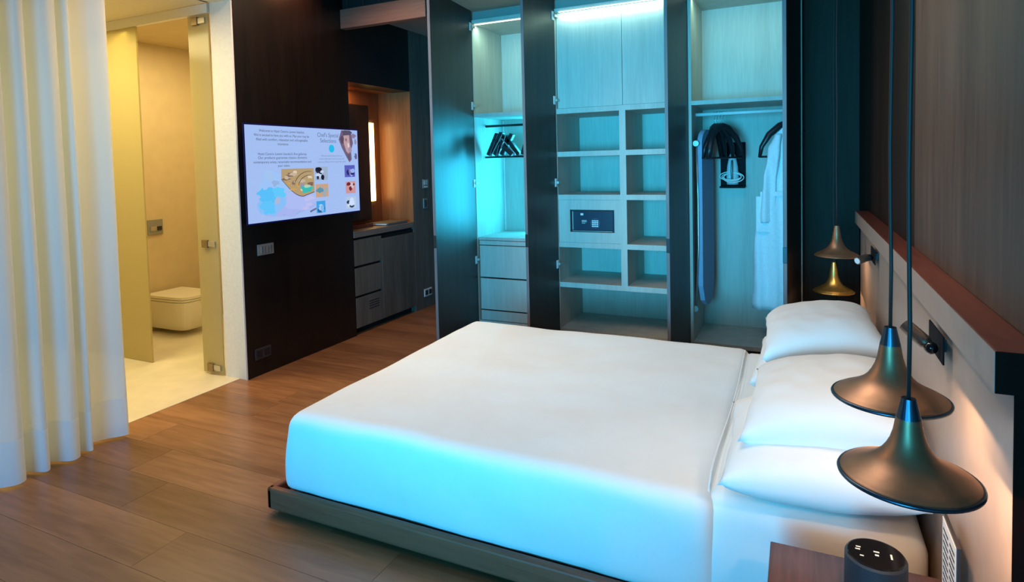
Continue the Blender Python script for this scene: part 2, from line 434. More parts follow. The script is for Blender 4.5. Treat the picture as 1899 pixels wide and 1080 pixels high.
def cloth_strip(z0, z1, n, off=0.0):
    bm = bmesh.new(); g = []
    for i in range(n + 1):
        z = z0 + (z1 - z0) * i / n
        amp = 1.0 - 0.30 * z / 3.0
        g.append([bm.verts.new((-3.472 + off + x * amp * 1.35 + .006 * noise.noise(Vector((y * 9, z * 1.3, 2))), y + .010 * noise.noise(Vector((y * 3, z * .9, 7))) * (1 - z / 3.2), z)) for y, x in prof])
    for i in range(n):
        for j in range(len(prof) - 1): bm.faces.new((g[i][j], g[i][j + 1], g[i + 1][j + 1], g[i + 1][j]))
    return bm
c = thing('sheer_curtain', 'floor-length white sheer curtain hanging in soft pleats beside the bathroom opening', 'curtain', (-3.455, 1.4, 0))
obj('drape', cloth_strip(0.225, 2.95, 40), m_sheer, c, smooth=True)
obj('hem', cloth_strip(0.012, 0.225, 6), m_hem, c, smooth=True)
obj('curtain_track', B(-3.48, -3.43, .3, 2.16, 2.95, 2.985), m_white, c)

# ------------------------------------------------------------------ television
tv = thing('television', 'wall-mounted flat television showing a pale blue welcome and menu screen', 'television', (TX, 3.66, 1.45))
SX = -3.475
TY0, TY1, TZ0, TZ1 = 3.045, 4.235, 1.112, 1.806
obj('housing', B(TX + .002, SX - .004, TY0 + .03, TY1 - .03, TZ0 + .03, TZ1 - .03, bev=.01), m_black, tv)
obj('bezel', B(SX - .004, SX, TY0 - .012, TY1 + .012, TZ0 - .011, TZ1 + .011, bev=.001), glow('bezel_blue', (0.004, 0.004, 0.055), 0.45), tv)
scr = obj('screen', B(SX, SX + .0015, TY0, TY1, TZ0, TZ1), glow('screen_pale_blue', (0.40, 0.56, 0.96), 0.92), tv)
def sy(u): return TY0 + u * (TY1 - TY0)
def sz(v): return TZ1 - v * (TZ1 - TZ0)
def em(col, s=1.0): return glow('print_%02x%02x%02x' % tuple(int(min(1, c) * 255) for c in col), col, s)
LAY = [SX + .0016]
def poly(name, pts, col, holes=None):
    bm = bmesh.new(); LAY[0] += .00006
    vs = [bm.verts.new((LAY[0], sy(u), sz(v))) for u, v in pts]; bm.faces.new(vs)
    return obj(name, bm, em(col), tv)
def rect(name, u0, v0, u1, v1, col): return poly(name, [(u0, v0), (u1, v0), (u1, v1), (u0, v1)], col)
def blob(name, u, v, ru, rv, col, seed=1, j=.25, n=26):
    return poly(name, [(u + ru * math.cos(a) * (1 + j * noise.noise(Vector((math.cos(a) * 1.7, math.sin(a) * 1.7, seed)))), v + rv * math.sin(a) * (1 + j * noise.noise(Vector((math.cos(a) * 1.7 + 5, math.sin(a) * 1.7, seed))))) for a in [2 * PI * i / n for i in range(n)]], col)
def text(name, s, u, v, h, col, parent=tv, align='CENTER', mat=None, M4=None, width=None):
    cu = bpy.data.curves.new(name, 'FONT'); cu.body = s; cu.size = h; cu.align_x = align; cu.align_y = 'CENTER'
    o = bpy.data.objects.new('tmp', cu); C.objects.link(o)
    dg = bpy.context.evaluated_depsgraph_get(); dg.update()
    me = bpy.data.meshes.new_from_object(o.evaluated_get(dg)); C.objects.unlink(o); bpy.data.objects.remove(o)
    if M4 is None:
        xs = [p.co.x for p in me.vertices] or [0, 1]
        k = 1 if not width else width * (TY1 - TY0) / (max(xs) - min(xs))
        M4 = Matrix(((0, 0, 1, LAY[0] + .0003), (k, 0, 0, sy(u)), (0, 1, 0, sz(v)), (0, 0, 0, 1)))
    me.transform(Matrix.Translation(-origin_of(parent)) @ M4)
    me.materials.clear(); me.materials.append(mat or em(col))
    me.name = name
    q = bpy.data.objects.new(name, me); C.objects.link(q); q.parent = parent
    return q
K1 = (0.05, 0.07, 0.12); K2 = (0.16, 0.22, 0.32)
for s, v_, wd in (("Welcome to Hyatt Centric Levent Istanbul.", .055, .37), ("We're excited to have you with us. May your stay be", .10, .45),
                 ("filled with comfort, relaxation and unforgettable", .145, .42), ("moments.", .19, .09),
                 ("Hyatt Centric Levent Istanbul's fine galleries.", .295, .40), ("Our products guarantee classics domestic", .335, .40),
                 ("contemporary artists, remarkable recommendations and", .38, .47), ("your vision.", .42, .10)):
    text('lettering', s, .29, v_, .026, K1, width=wd)
for s, v_ in (("Chef's Special", .075), ("Selections", .14)):
    text('lettering', s, .695, v_, .046, (0.10, 0.16, 0.30), width=.205 if v_ < .1 else .155)
blob('badge', .725, .23, .027, .046, (0.02, .50, .82), 3, .02)
for s, v_ in (("Welcome inspiring flavours from our", .315), ("creative culinary team. Scan for our menu and", .35), ("a journey of flavours from around the world.", .385)):
    text('lettering', s, .725, v_, .019, K2, width=.21 + (v_ - .315))
# swoosh between the two paragraphs
sw = [(.16 + .24 * i / 20, .215 + .05 * math.sin(i / 20 * PI * .8) + (-.10 * max(0, i / 20 - .75))) for i in range(21)]
poly('swoosh', sw + [(a, b + .006) for a, b in sw[::-1]], (.38, .55, .85))
# chef picture, upper right
poly('portrait_picture', [(.83, .005), (.80, .12), (.83, .22), (.875, .33), (.905, .395), (.93, .36), (.925, .25), (.95, .16), (.93, .02)], (.17, .12, .20))
poly('portrait_detail', [(.855, .05), (.845, .14), (.875, .26), (.90, .29), (.915, .17), (.91, .06)], (.50, .34, .37))
poly('portrait_detail', [(.84, .02), (.845, .07), (.92, .06), (.945, .03), (.92, .005), (.86, .004)], (.10, .08, .14))
blob('portrait_detail', .835, .13, .018, .05, (.10, .07, .12), 21, .7)
blob('portrait_detail', .875, .12, .008, .02, (.22, .13, .16), 22, .5)
blob('portrait_detail', .90, .19, .012, .03, (.70, .60, .66), 23, .6)
blob('portrait_detail', .915, .24, .015, .05, (.36, .28, .40), 24, .7)
poly('portrait_detail', [(.885, .30), (.90, .38), (.915, .36), (.91, .30)], (.12, .09, .18))
blob('portrait_detail', .955, .07, .025, .025, (.25, .2, .35), 4, .6)
blob('portrait_detail', .975, .14, .013, .03, (.30, .25, .4), 5, .6)
blob('portrait_detail', .975, .32, .016, .035, (.12, .12, .30), 6, .6)
# splash and plate picture, lower left
for u_, v_, a_, b_, c_ in ((.19, .62, .10, .16, (.34, .55, .93)), (.30, .86, .20, .10, (.38, .46, .86)), (.40, .80, .12, .10, (.42, .50, .90)), (.17, .80, .10, .13, (.24, .52, .93))): blob('splash_picture', u_, v_, a_, b_, c_, 9, .5)
blob('splash_picture', .17, .53, .035, .045, (.36, .55, .85), 11, .9)
blob('splash_picture', .15, .72, .075, .075, (.10, .52, .95), 12, .9)
blob('splash_picture', .245, .70, .055, .055, (.12, .58, .96), 13, .8)
blob('splash_picture', .155, .86, .055, .075, (.12, .55, .95), 14, .9)
blob('splash_picture', .215, .60, .028, .03, (.30, .45, .72), 15, .9)
blob('splash_picture', .225, .79, .02, .05, (.42, .48, .66), 16, .9)
arc = [(.545, .455), (.265, .455), (.262, .56)] + [(.262 + .283 * i / 14, .56 + .20 * math.sin(min(1, i / 9) * PI / 2) - max(0, i - 9) * .008) for i in range(15)]
poly('plate_picture', [(u, v_ + .008) for u, v_ in arc[2:]] + [(.545, .50), (.27, .50)], (.06, .05, .10))
poly('plate_picture', arc, (.46, .33, .17))
rr = random.Random(5)
for k in range(16):
    u, v_ = rr.uniform(.29, .52), rr.uniform(.47, .70)
    if v_ > .56 + .18 * math.sin(min(1, (u - .262) / .18) * PI / 2): continue
    blob('plate_detail', u, v_, rr.uniform(.012, .035), rr.uniform(.008, .022), rr.choice([(.62, .36, .10), (.55, .45, .35), (.22, .13, .10), (.75, .62, .45), (.55, .20, .08), (.30, .30, .42)]), k, .8)
for q in range(2):
    ring = [(.50 - (.10 + .035 * q) * math.cos(a), .66 - (.13 + .045 * q) * math.sin(a)) for a in [PI * .05 + PI * .5 * i / 12 for i in range(13)]]
    poly('plate_detail', ring + [(a + .004, b + .006) for a, b in ring[::-1]], (.13, .08, .06))
blob('plate_detail', .475, .685, .052, .045, (.04, .50, .45), 31, .5)
blob('plate_detail', .48, .655, .03, .016, (.45, .62, .48), 32, .5)
for k, (u, v_) in enumerate([(.475, .80), (.495, .86), (.46, .90), (.51, .79)]):
    blob('splash_picture', u, v_, .03, .02, (.52, .52, .84), 40 + k, .8)
poly('splash_picture', [(.495, .935), (.555, .905), (.555, .925), (.50, .955)], (.14, .14, .28))
for u, v_ in ((.27, .945), (.385, .945), (.405, .93)): blob('splash_picture', u, v_, .01, .008, (.28, .45, .78), 50, .7)
# six small pictures
tiles = [(.555, .44, .675, .595, (.34, .44, .60)), (.555, .64, .675, .79, (.60, .36, .22)), (.555, .835, .64, .97, (.05, .36, .78)),
         (.845, .43, .955, .575, (.10, .11, .50)), (.85, .63, .955, .775, (.60, .30, .32)), (.85, .82, .955, .96, (.46, .58, .76))]
det = [[(.01, .01, .03), (.55, .66, .86), (.03, .03, .06)], [(.35, .40, .46), (.80, .34, .12), (.10, .30, .42)], [(.20, .50, .88), (.02, .14, .35), (.45, .6, .9)],
       [(.30, .45, .85), (.02, .03, .14), (.25, .2, .5)], [(.16, .02, .04), (.66, .52, .56), (.4, .1, .08)], [(.60, .74, .98), (.03, .05, .12), (.65, .72, .85)]]
for k, (u0, v0, u1, v1, col) in enumerate(tiles):
    rect('picture_tile', u0, v0, u1, v1, col)
    for q in range(7):
        uu, vv = rr.uniform(u0 + .02, u1 - .02), rr.uniform(v0 + .025, v1 - .025)
        blob('picture_detail', uu, vv, min(rr.uniform(.01, .03), uu - u0, u1 - uu), min(rr.uniform(.012, .035), vv - v0, v1 - vv), det[k][q % 3], 60 + 7 * k + q, .35)

# ------------------------------------------------------------------ wall plates
def plate(name, label, cat, y0, y1, z0, z1, mp, extras):
    t = thing(name, label, cat, (TX, (y0 + y1) / 2, (z0 + z1) / 2))
    obj('plate', B(TX + .001, TX + .009, y0, y1, z0, z1, bev=.002), mp, t)
    for n_, a, b, c_, d, mm in extras:
        obj(n_, B(TX + .0091, TX + .013, a, b, c_, d, bev=.001), mm, t)
plate('light_switch', 'small silver light switch panel with row of buttons under the television', 'switch', 3.166, 3.315, .868, .948, m_grey_pl,
      [('rocker', 3.195 + .027 * i, 3.216 + .027 * i, .882, .932, m_metal) for i in range(4)])
plate('wall_socket', 'dark double power socket low on the black television wall', 'socket', 3.105, 3.25, .12, .20, m_darkplate,
      [('outlet', 3.117, 3.168, .135, .185, m_black), ('outlet', 3.186, 3.238, .135, .185, m_black)])
plate('wall_socket', 'white double power socket low on the grey wall past the minibar', 'socket', 5.29, 5.43, .12, .20, m_white,
      [('outlet', 5.305, 5.350, .135, .185, m_black), ('outlet', 5.372, 5.417, .135, .185, m_black)])
plate('thermostat', 'small silver thermostat on the grey wall right of the lit niche', 'thermostat', 5.32, 5.43, 1.25, 1.345, m_grey_pl,
      [('display', 5.335, 5.40, 1.285, 1.335, plain('pale_display', (.45, .62, .64), .2)), ('button', 5.34, 5.40, 1.258, 1.274, m_white)])
plate('wall_switch', 'narrow grey wall switch directly below the thermostat', 'switch', 5.32, 5.395, 1.04, 1.145, m_grey_pl,
      [('rocker', 5.34, 5.372, 1.055, 1.13, m_darkplate)])

# ------------------------------------------------------------------ niche and minibar cabinet
ni = struct('trim_3', B(-3.95, -3.93, 4.217, 5.16, .85, 2.25), m_orange)
obj('niche_side', B(-3.93, TX - .001, 5.142, 5.16, .92, 2.232), m_orange, ni)
obj('niche_side', B(-3.93, TX - .221, 4.200, 4.218, .92, 2.232), m_orange, ni)
obj('niche_top', B(-3.93, TX - .221, 4.218, 5.142, 2.232, 2.25), m_orange, ni)
mr_ = thing('mirror_panel', 'dark mirror panel with glowing light behind it in the wooden niche', 'mirror', (-3.91, 4.6, .98))
obj('glass', B(-3.90, -3.89, 4.235, 4.925, .955, 2.095, bev=.002), plain('dark_mirror', (.02, .012, .010), .12), mr_)
obj('backing_board', B(-3.929, -3.901, 4.28, 4.88, 1.0, 2.05), m_orange, mr_)
st = thing('light_strip', 'bright warm vertical light strip beside the dark mirror panel in niche', 'light strip', (-3.92, 5.0, 1.1))
obj('diffuser', B(-3.928, -3.912, 4.955, 5.03, 1.14, 1.93, bev=.003), glow('strip_warm', (1.0, .62, .22), 9.0), st)
obj('strip_channel', B(-3.9295, -3.928, 4.945, 5.04, 1.10, 1.97), m_brassclamp, st)
area('niche_top_light', (-3.80, 4.6, 2.22), (-3.92, 4.6, 1.0), 0.08, 0.6, 2.6, (1.0, .50, .18))
cab = thing('minibar_cabinet', 'grey wood minibar cabinet with drawers and tall door under niche counter', 'cabinet', (-3.8, 4.68, 0))
CY0, CY1 = 4.2185, 5.141
obj('countertop', B(-3.929, TX + .004, CY0, CY1, .866, .92, bev=.003), m_counter, cab)
obj('body', B(-3.929, TX - .03, CY0, CY1, .06, .864), m_slot, cab)
obj('plinth', B(-3.9, TX - .06, CY0, CY1, 0.0, .06), m_slot, cab)
for z0, z1 in ((.615, .845), (.348, .594), (.062, .328)):
    d = obj('drawer', B(TX - .03, TX, CY0 + .004, 4.608, z0, z1, bev=.002), m_grey, cab)
    if z0 < .1:
        for k in range(4): obj('vent_slot', B(TX + .0002, TX + .002, 4.40, 4.55, .20 + .022 * k, .206 + .022 * k), m_slot, d)
d = obj('door', B(TX - .03, TX, 4.613, CY1 - .003, .062, .815, bev=.002), m_grey, cab)
obj('finger_pull', B(TX - .031, TX - .012, 4.613, CY1 - .003, .818, .845), m_slot, d)
a = thing('serving_tray', 'flat dark grey leather folder on right side of minibar counter', 'folder', (-3.66, 4.9, .92))
obj('cover', B(-3.78, -3.56, 4.74, 5.07, .921, .945, bev=.004), m_greybox, a); obj('pages', B(-3.77, -3.575, 4.735, 5.06, .927, .939), m_paper, a)
a.name = 'leather_folder'
a = thing('wooden_tray', 'low reddish wooden tray on left side of minibar counter', 'tray', (-3.75, 4.42, .92))
obj('tray_base', B(-3.87, -3.67, 4.26, 4.66, .921, .930), m_cap, a)
for q in ((-3.87, -3.86, 4.26, 4.66), (-3.68, -3.67, 4.26, 4.66), (-3.86, -3.68, 4.26, 4.27), (-3.86, -3.68, 4.65, 4.66)):
    obj('tray_rim', B(*q, .9301, .955), m_cap, a)

# ------------------------------------------------------------------ wardrobe
WY = 4.80
def led(parent, x0, x1, y, z):
    obj('light_strip', B(x0, x1, y, y + .012, z, z + .006), glow('strip_cool', (.75, 1.0, .92), 3.0), parent)
def make_door(parent, hx, ang, width, side, hinges, face=1):
    """leaf hinged at hx; local x along the leaf away from the hinge"""
    d = obj('door', B(0.004, width, -.011, .011, .02, 2.845, bev=.0015), m_door, parent, local=True)
    d.location = (hx - parent.location.x, WY - .006 - parent.location.y, 0); d.rotation_euler = (0, 0, ang)
    o = obj('edge_band', B(width, width + .002, -.0112, .0112, .02, .845), m_edge, d, local=True)
    o = obj('edge_band', B(width, width + .002, -.0112, .0112, .945, 2.845), m_edge, d, local=True)
    h = obj('handle', B(width - .03, width + .003, -.0125, .0125, .847, .943, bev=.001), m_black, d, local=True)
    if hinges:
        for z in (2.70, 2.005, 1.32, .635):
            h = obj('hinge', B(.012, .05, face * .0115 if face > 0 else -.0175, .0175 if face > 0 else -.0115, z - .035, z + .035, bev=.002), m_white, d, local=True)
            k = obj('hinge_arm', B(-.03, .03, .018 if face > 0 else -.033, .033 if face > 0 else -.018, z - .01, z + .012, bev=.002), m_metal, h, local=True)
    return d
TH = .022; WT = 2.762; WB = 5.40
def carcass(parent, x0, x1):
    obj('side_panel', B(x0, x0 + TH, WY, WB, 0.05, WT), m_liner, parent)
    obj('side_panel', B(x1 - TH, x1, WY, WB, 0.05, WT), m_liner, parent)
    obj('top_panel', B(x0 + TH, x1 - TH, WY, WB, WT - .03, WT), m_liner, parent)
    obj('back_panel', B(x0 + TH, x1 - TH, WB - .015, WB, 0.08, WT - .03), m_liner, parent)
    obj('bottom_panel', B(x0 + TH, x1 - TH, WY + .01, WB - .015, 0.05, .08), m_liner, parent)
    obj('plinth', B(x0, x1, WY + .05, WY + .07, 0.0, .05), m_door, parent)
    obj('fascia', B(x0, x1, WY + .03, WY + .045, WT + .001, 2.841), plain('fascia_blue_grey', (.22, .25, .23), .5), parent)
# left cabinet
X0, X1 = -2.645, -1.862
a = thing('wardrobe_cabinet', 'left wardrobe cabinet with trouser hangers on rails above four drawers', 'wardrobe', (-2.25, 5.1, 0), group=None)
carcass(a, X0, X1)
obj('shelf', B(X0 + TH, X1 - TH, WY + .004, WB - .015, 1.908, 1.938), m_liner, a)
obj('shelf', B(X0 + TH, X1 - TH, WY + .03, WB - .015, .806, .832), m_liner, a)
obj('rail', tube(bmesh.new(), [(X0 + TH, 5.02, 1.835), (X1 - TH, 5.02, 1.835)], .011), m_black, a, smooth=True)
obj('drawer_rail', B(X0 + TH + .01, X1 - TH, WY + .022, WY + .04, .765, .802), m_liner, a)
for z0, z1 in ((.475, .758), (.182, .462), (.085, .170)):
    obj('drawer', B(X0 + TH + .012, X1 - TH - .01, WY + .018, WY + .036, z0, z1, bev=.002), m_liner, a)
obj('corner_profile', B(X0 + TH + .001, X0 + TH + .010, WB - .028, WB - .016, .834, 1.906), m_white, a)
make_door(a, X0 + .010, -PI / 2 + math.radians(5), .785, 1, True, 1)
area('wardrobe_left_light', (-2.19, 5.37, 1.37), (X0, 4.50, 1.36), .05, 1.0, 17, (.03, .58, .90), 140)
def lightstrip(parent, x0, x1, z, p, col=(.60, 1.0, .82), dy=.03):
    led(parent, x0, x1, WY + dy, z)
    area('strip_light', ((x0 + x1) / 2, WY + dy + (.02 if dy > 0 else -.002), z - .004), ((x0 + x1) / 2, WY + .30 + dy, z - .6), x1 - x0, .02, p, col, 160)
lightstrip(a, X0 + .03, X1 - .03, WT - .038, 3.2)
# middle cabinet
X0, X1 = -1.862, -.775
b = thing('wardrobe_cabinet', 'middle wardrobe cabinet with open cubbyholes around a built-in safe', 'wardrobe', (-1.32, 5.1, 0))
carcass(b, X0, X1)
MX = -1.283; S1 = MX - .026; S2 = MX + .026
L0 = X0 + TH + .012; R1 = -.915
obj('inner_side', B(R1, X1 - TH, WY + .004, WB - .015, .08, WT - .03), m_liner, b)
obj('divider', B(S1, S2, WY + .006, WB - .015, .478, 1.925), m_liner, b)
for i, (z0, z1) in enumerate(((1.893, 1.935), (.436, .478))):
    obj('shelf', B(X0 + TH, R1, WY + .004, WB - .015, z0, z1), m_liner, b)
for z in (1.535, 1.175, .775):
    obj('shelf', B(X0 + TH, S1, WY + .006, WB - .015, z, z + .042), m_liner, b)
    obj('shelf', B(S2, R1, WY + .006, WB - .015, z, z + .042), m_liner, b)
for q0, q1 in ((X0 + TH + .004, MX - .0015), (MX + .0015, R1 - .003)):
    obj('cupboard_door', B(q0, q1, WY + .025, WY + .043, 1.938, 2.73, bev=.0015), m_liner, b)
# surround of the safe
sx0, sx1, sz0, sz1 = -1.742, -1.362, .905, 1.092
for q in ((X0 + TH, sx0, .818, 1.174), (sx1, S1, .818, 1.174), (sx0, sx1, sz1, 1.174), (sx0, sx1, .818, sz0)):
    obj('safe_surround', B(q[0], q[1], WY + .012, WY + .03, q[2], q[3]), m_liner, b)
make_door(b, X0 + .010, -PI / 2 + math.radians(-4.5), .54, 1, True, 1)
d = make_door(b, X1 - .004, -PI / 2 - math.radians(5), .54, 1, False)
lightstrip(b, X0 + .06, R1 - .02, WT - .036, 2.3, dy=-.014)
s = thing('safe', 'small dark blue electronic safe with keypad set into the cubbyholes', 'safe', (-1.55, 5.0, sz0))
obj('body', B(sx0 + .003, sx1 - .003, WY + .032, WY + .33, sz0 + .003, sz1 - .003), m_black, s)
obj('door', B(sx0 + .012, sx1 - .012, WY + .02, WY + .0315, sz0 + .014, sz1 - .012, bev=.003), m_safe, s)
obj('frame_strip', B(sx0 + .018, sx0 + .026, WY + .0165, WY + .0195, sz0 + .018, sz1 - .016), m_grey_pl, s)
obj('frame_strip', B(sx0 + .018, sx1 - .018, WY + .0165, WY + .0195, sz0 + .006, sz0 + .011), m_grey_pl, s)
bm = bmesh.new(); lathe(bm, [(.043, 0), (.045, .003), (.043, .004)], 32); bmesh.ops.rotate(bm, verts=bm.verts, matrix=Matrix.Rotation(PI / 2, 3, 'X')); bmesh.ops.translate(bm, verts=bm.verts, vec=(-1.525, WY + .0198, .98))
kp = obj('keypad', bm, plain('keypad_navy', (.02, .035, .07), .4), s)
for i in range(4):
    for j in range(3):
        obj('key', B(-1.552 + .019 * j, -1.537 + .019 * j, WY + .0125, WY + .0157, .951 + .015 * i, .960 + .015 * i), m_white, kp)
obj('logo_plate', B(-1.652, -1.628, WY + .0185, WY + .0198, 1.045, 1.062), m_white, s)
obj('display', B(-1.642, -1.60, WY + .0185, WY + .0198, .988, 1.006), m_grey_pl, s)
obj('display', B(-1.642, -1.612, WY + .0185, WY + .0198, .976, .983), m_grey_pl, s)
# right cabinet
X0, X1 = -.767, .015
c = thing('wardrobe_cabinet', 'right wardrobe cabinet with hanging rail, ironing board and white robe', 'wardrobe', (-.38, 5.1, 0))
carcass(c, X0, X1)
obj('shelf', B(X0 + TH, X1 - TH, WY + .004, WB - .015, 1.90, 1.932), m_liner, c)
obj('rail', tube(bmesh.new(), [(X0 + TH + .001, 5.0, 1.838), (X1 - TH - .001, 5.0, 1.838)], .014), m_white, c, smooth=True)
make_door(c, X1 - .018, -PI / 2 - math.radians(6), .765, 1, False)
lightstrip(c, X0 + .03, X1 - .03, WT - .038, 2.2)

# hangers -------------------------------------------------------------
def hanger_mesh(part):
    bm = bmesh.new()
    if part == 'hook':
        pts = [(0, 0, -.075), (0, 0, -.02)] + [(.017 * math.sin(a), 0, .0 - .017 * math.cos(a) + .017) for a in [0.0 + i * .45 for i in range(1, 11)]]
        tube(bm, pts, .0028, 6)
    elif part == 'shoulder':
        pts = [(-.20, 0, -.33), (-.185, 0, -.25), (-.13, 0, -.16), (-.05, 0, -.095), (0, 0, -.076), (.05, 0, -.095), (.13, 0, -.16), (.185, 0, -.25), (.20, 0, -.33)]
        tube(bm, pts, [.012, .018, .024, .026, .022, .026, .024, .018, .012], 8)
    else:
        tube(bm, [(-.20, 0, -.325), (.20, 0, -.325)], .008, 8)
    return bm
def make_hanger(loc, rz, label, group):
    t = thing('coat_hanger', label, 'hanger', loc, rz, group)
    obj('hook', hanger_mesh('hook'), m_metal, t, local=True, smooth=True)
    obj('shoulder', hanger_mesh('shoulder'), m_black, t, local=True, smooth=True)
    obj('bar', hanger_mesh('bar'), m_black, t, local=True, smooth=True)
    return t
h0 = make_hanger((-.60, 5.0, 1.838 + .014 - .031), math.radians(84), 'black wooden coat hanger leftmost on the metal rail above ironing board', 'coat hangers on the right rail')
for k, (x, r, lab) in enumerate(((-.58, 80, 'black coat hanger second from the left in the right wardrobe bunch'), (-.56, 68, 'black coat hanger middle of the right wardrobe bunch'),
                                 (-.54, 50, 'black coat hanger turned towards the robe in right wardrobe'))):
    h = dup(h0); h.location = (x, 5.0, h0.location.z); h.rotation_euler = (0, 0, math.radians(r)); h['label'] = lab
# trouser hangers in the left cabinet, on a low pull-out rail
lr = thing('trouser_rack', 'black pull-out trouser rack under the upper shelf of left wardrobe', 'rack', (-2.25, 5.0, 1.55))
obj('rack_bar', tube(bmesh.new(), [(-2.622, 5.0, 1.550), (-1.885, 5.0, 1.550)], .009), m_black, lr, smooth=True)
obj('rack_bar', tube(bmesh.new(), [(-2.622, 5.10, 1.555), (-1.885, 5.10, 1.555)], .007), m_black, lr, smooth=True)
def trouser_hanger(x, lean, label):
    t = thing('folded_hanger', label, 'hanger', (x, 5.03, 1.555), 0, 'clip hangers on the trouser rack')
    for s_, nmm in ((-1, 'arm'), (1, 'arm')):
        bm = bmesh.new()
        box(bm, -.019, .019, -.085 + .02 * s_, -.03 + .02 * s_, 0, .215, bev=.006)
        bmesh.ops.transform(bm, matrix=Matrix.Rotation(lean + .10 * s_, 4, 'Y'), verts=bm.verts)
        bmesh.ops.translate(bm, verts=bm.verts, vec=(s_ * .022, 0, .012))
        obj('arm', bm, m_black, t, local=True)
    bm = bmesh.new(); box(bm, -.004, .004, -.112, -.108, 0, .20)
    bmesh.ops.transform(bm, matrix=Matrix.Rotation(lean, 4, 'Y'), verts=bm.verts); bmesh.ops.translate(bm, verts=bm.verts, vec=(.02, 0, .012))
    obj('clip', bm, m_metal, t, local=True, label='silver clip edge')
    return t
trouser_hanger(-2.54, .55, 'black clip hanger leaning right at the left end of the rack')
trouser_hanger(-2.47, .42, 'second black clip hanger from the left on the rack')
trouser_hanger(-2.30, -.75, 'black clip hanger leaning left in the middle of the rack')
trouser_hanger(-2.20, .45, 'right-hand black clip hanger of the pair near the second door')
trouser_hanger(-2.13, .40, 'black clip hanger half hidden by the second open door')

# ironing board --------------------------------------------------------
ib = thing('ironing_board', 'narrow blue-grey ironing board hung upright in the right wardrobe', 'ironing board', (-.69, 4.98, .33))
bm = bmesh.new()
def board_outline(n=14):
    pts = []
    for i in range(n + 1):
        a = PI * i / n; pts.append((.15 * math.cos(a), 1.60 + .12 * math.sin(a)))
    for z in (1.2, .8, .5): pts.append((-.15, z))
    pts += [(-.10, .38), (-.03, .335), (.03, .335), (.10, .38)]
    for z in (.5, .8, 1.2): pts.append((.15, z))
    return pts
out = board_outline(); ang = math.radians(80)
def bp(u, z, d): return (-.675 + u * math.cos(ang) * .9 + d * math.sin(ang), 5.02 + u * math.sin(ang) - d * math.cos(ang), z)
f0 = [bm.verts.new(bp(u, z, -.018)) for u, z in out]; f1 = [bm.verts.new(bp(u, z, .018)) for u, z in out]
bm.faces.new(f0); bm.faces.new(f1[::-1])
for i in range(len(out)): bm.faces.new((f0[i], f0[(i + 1) % len(out)], f1[(i + 1) % len(out)], f1[i]))
bmesh.ops.bevel(bm, geom=[e for e in bm.edges if len(e.link_faces) == 2 and e.calc_face_angle(0) > 1.0], offset=.012, segments=3, affect='EDGES')
obj('padded_cover', bm, m_board, ib)
lg = obj('leg', tube(bmesh.new(), [(-.722, 4.87, 1.61), (-.712, 4.87, 1.2), (-.712, 4.87, .8), (-.735, 4.87, .33)], .008, 8), m_metal, ib, smooth=True)
for z, x in ((1.61, -.722), (.325, -.737)):
    bm = lathe(bmesh.new(), [(.006, 0), (.022, .0), (.026, .012), (.022, .024), (.006, .024)], 20)
    bmesh.ops.rotate(bm, verts=bm.verts, matrix=Matrix.Rotation(PI / 2, 3, 'X')); bmesh.ops.translate(bm, verts=bm.verts, vec=(x, 4.868, z))
    obj('rubber_foot', bm, m_grey_pl, lg, smooth=False)
# iron holder with iron and coiled cord
ih = thing('iron_holder', 'dark wall holder with a white steam iron under the hangers', 'iron', (-.48, 5.36, 1.25))
m_matt = plain('matt_black', (.012, .014, .018), .85, spec=.1)
obj('holder_plate', B(-.60, -.405, 5.355, 5.384, 1.245, 1.62, bev=.004), m_matt, ih)
obj('holder_shelf', B(-.60, -.405, 5.27, 5.354, 1.245, 1.262, bev=.003), m_matt, ih)
bm = bmesh.new()
n = 16
def ironring(z, w, d): return [bm.verts.new((-.50 + w * math.cos(2 * PI * i / n), 5.30 + d * math.sin(2 * PI * i / n), z)) for i in range(n)]
rs = [ironring(1.275, .045, .035), ironring(1.32, .05, .042), ironring(1.42, .043, .04), ironring(1.50, .028, .03), ironring(1.55, .006, .008)]
for p, q in zip(rs, rs[1:]):
    for i in range(n): bm.faces.new((p[i], p[(i + 1) % n], q[(i + 1) % n], q[i]))
bm.faces.new(rs[0][::-1]); bm.faces.new(rs[-1])
obj('iron_body', bm, plain('iron_white', (.62, .66, .68), .35), ih, smooth=True)
obj('iron_handle', tube(bmesh.new(), [(-.50, 5.25, 1.47), (-.50, 5.225, 1.42), (-.50, 5.225, 1.36), (-.50, 5.25, 1.31)], .009, 8), m_grey_pl, ih, smooth=True)
for k, (rx, rz_) in enumerate(((.085, .034), (.075, .026), (.066, .030), (.078, .038))):
    pts = [(-.50 + .008 * k - .01 + rx * math.cos(a), 5.25 - .008 * k + .02 * math.sin(a), 1.345 - .004 * k + rz_ * math.sin(a)) for a in [2 * PI * i / 28 for i in range(28)]]
    obj('cord_loop', tube(bmesh.new(), pts, .0045, 6, closed=True), m_white, ih, smooth=True)
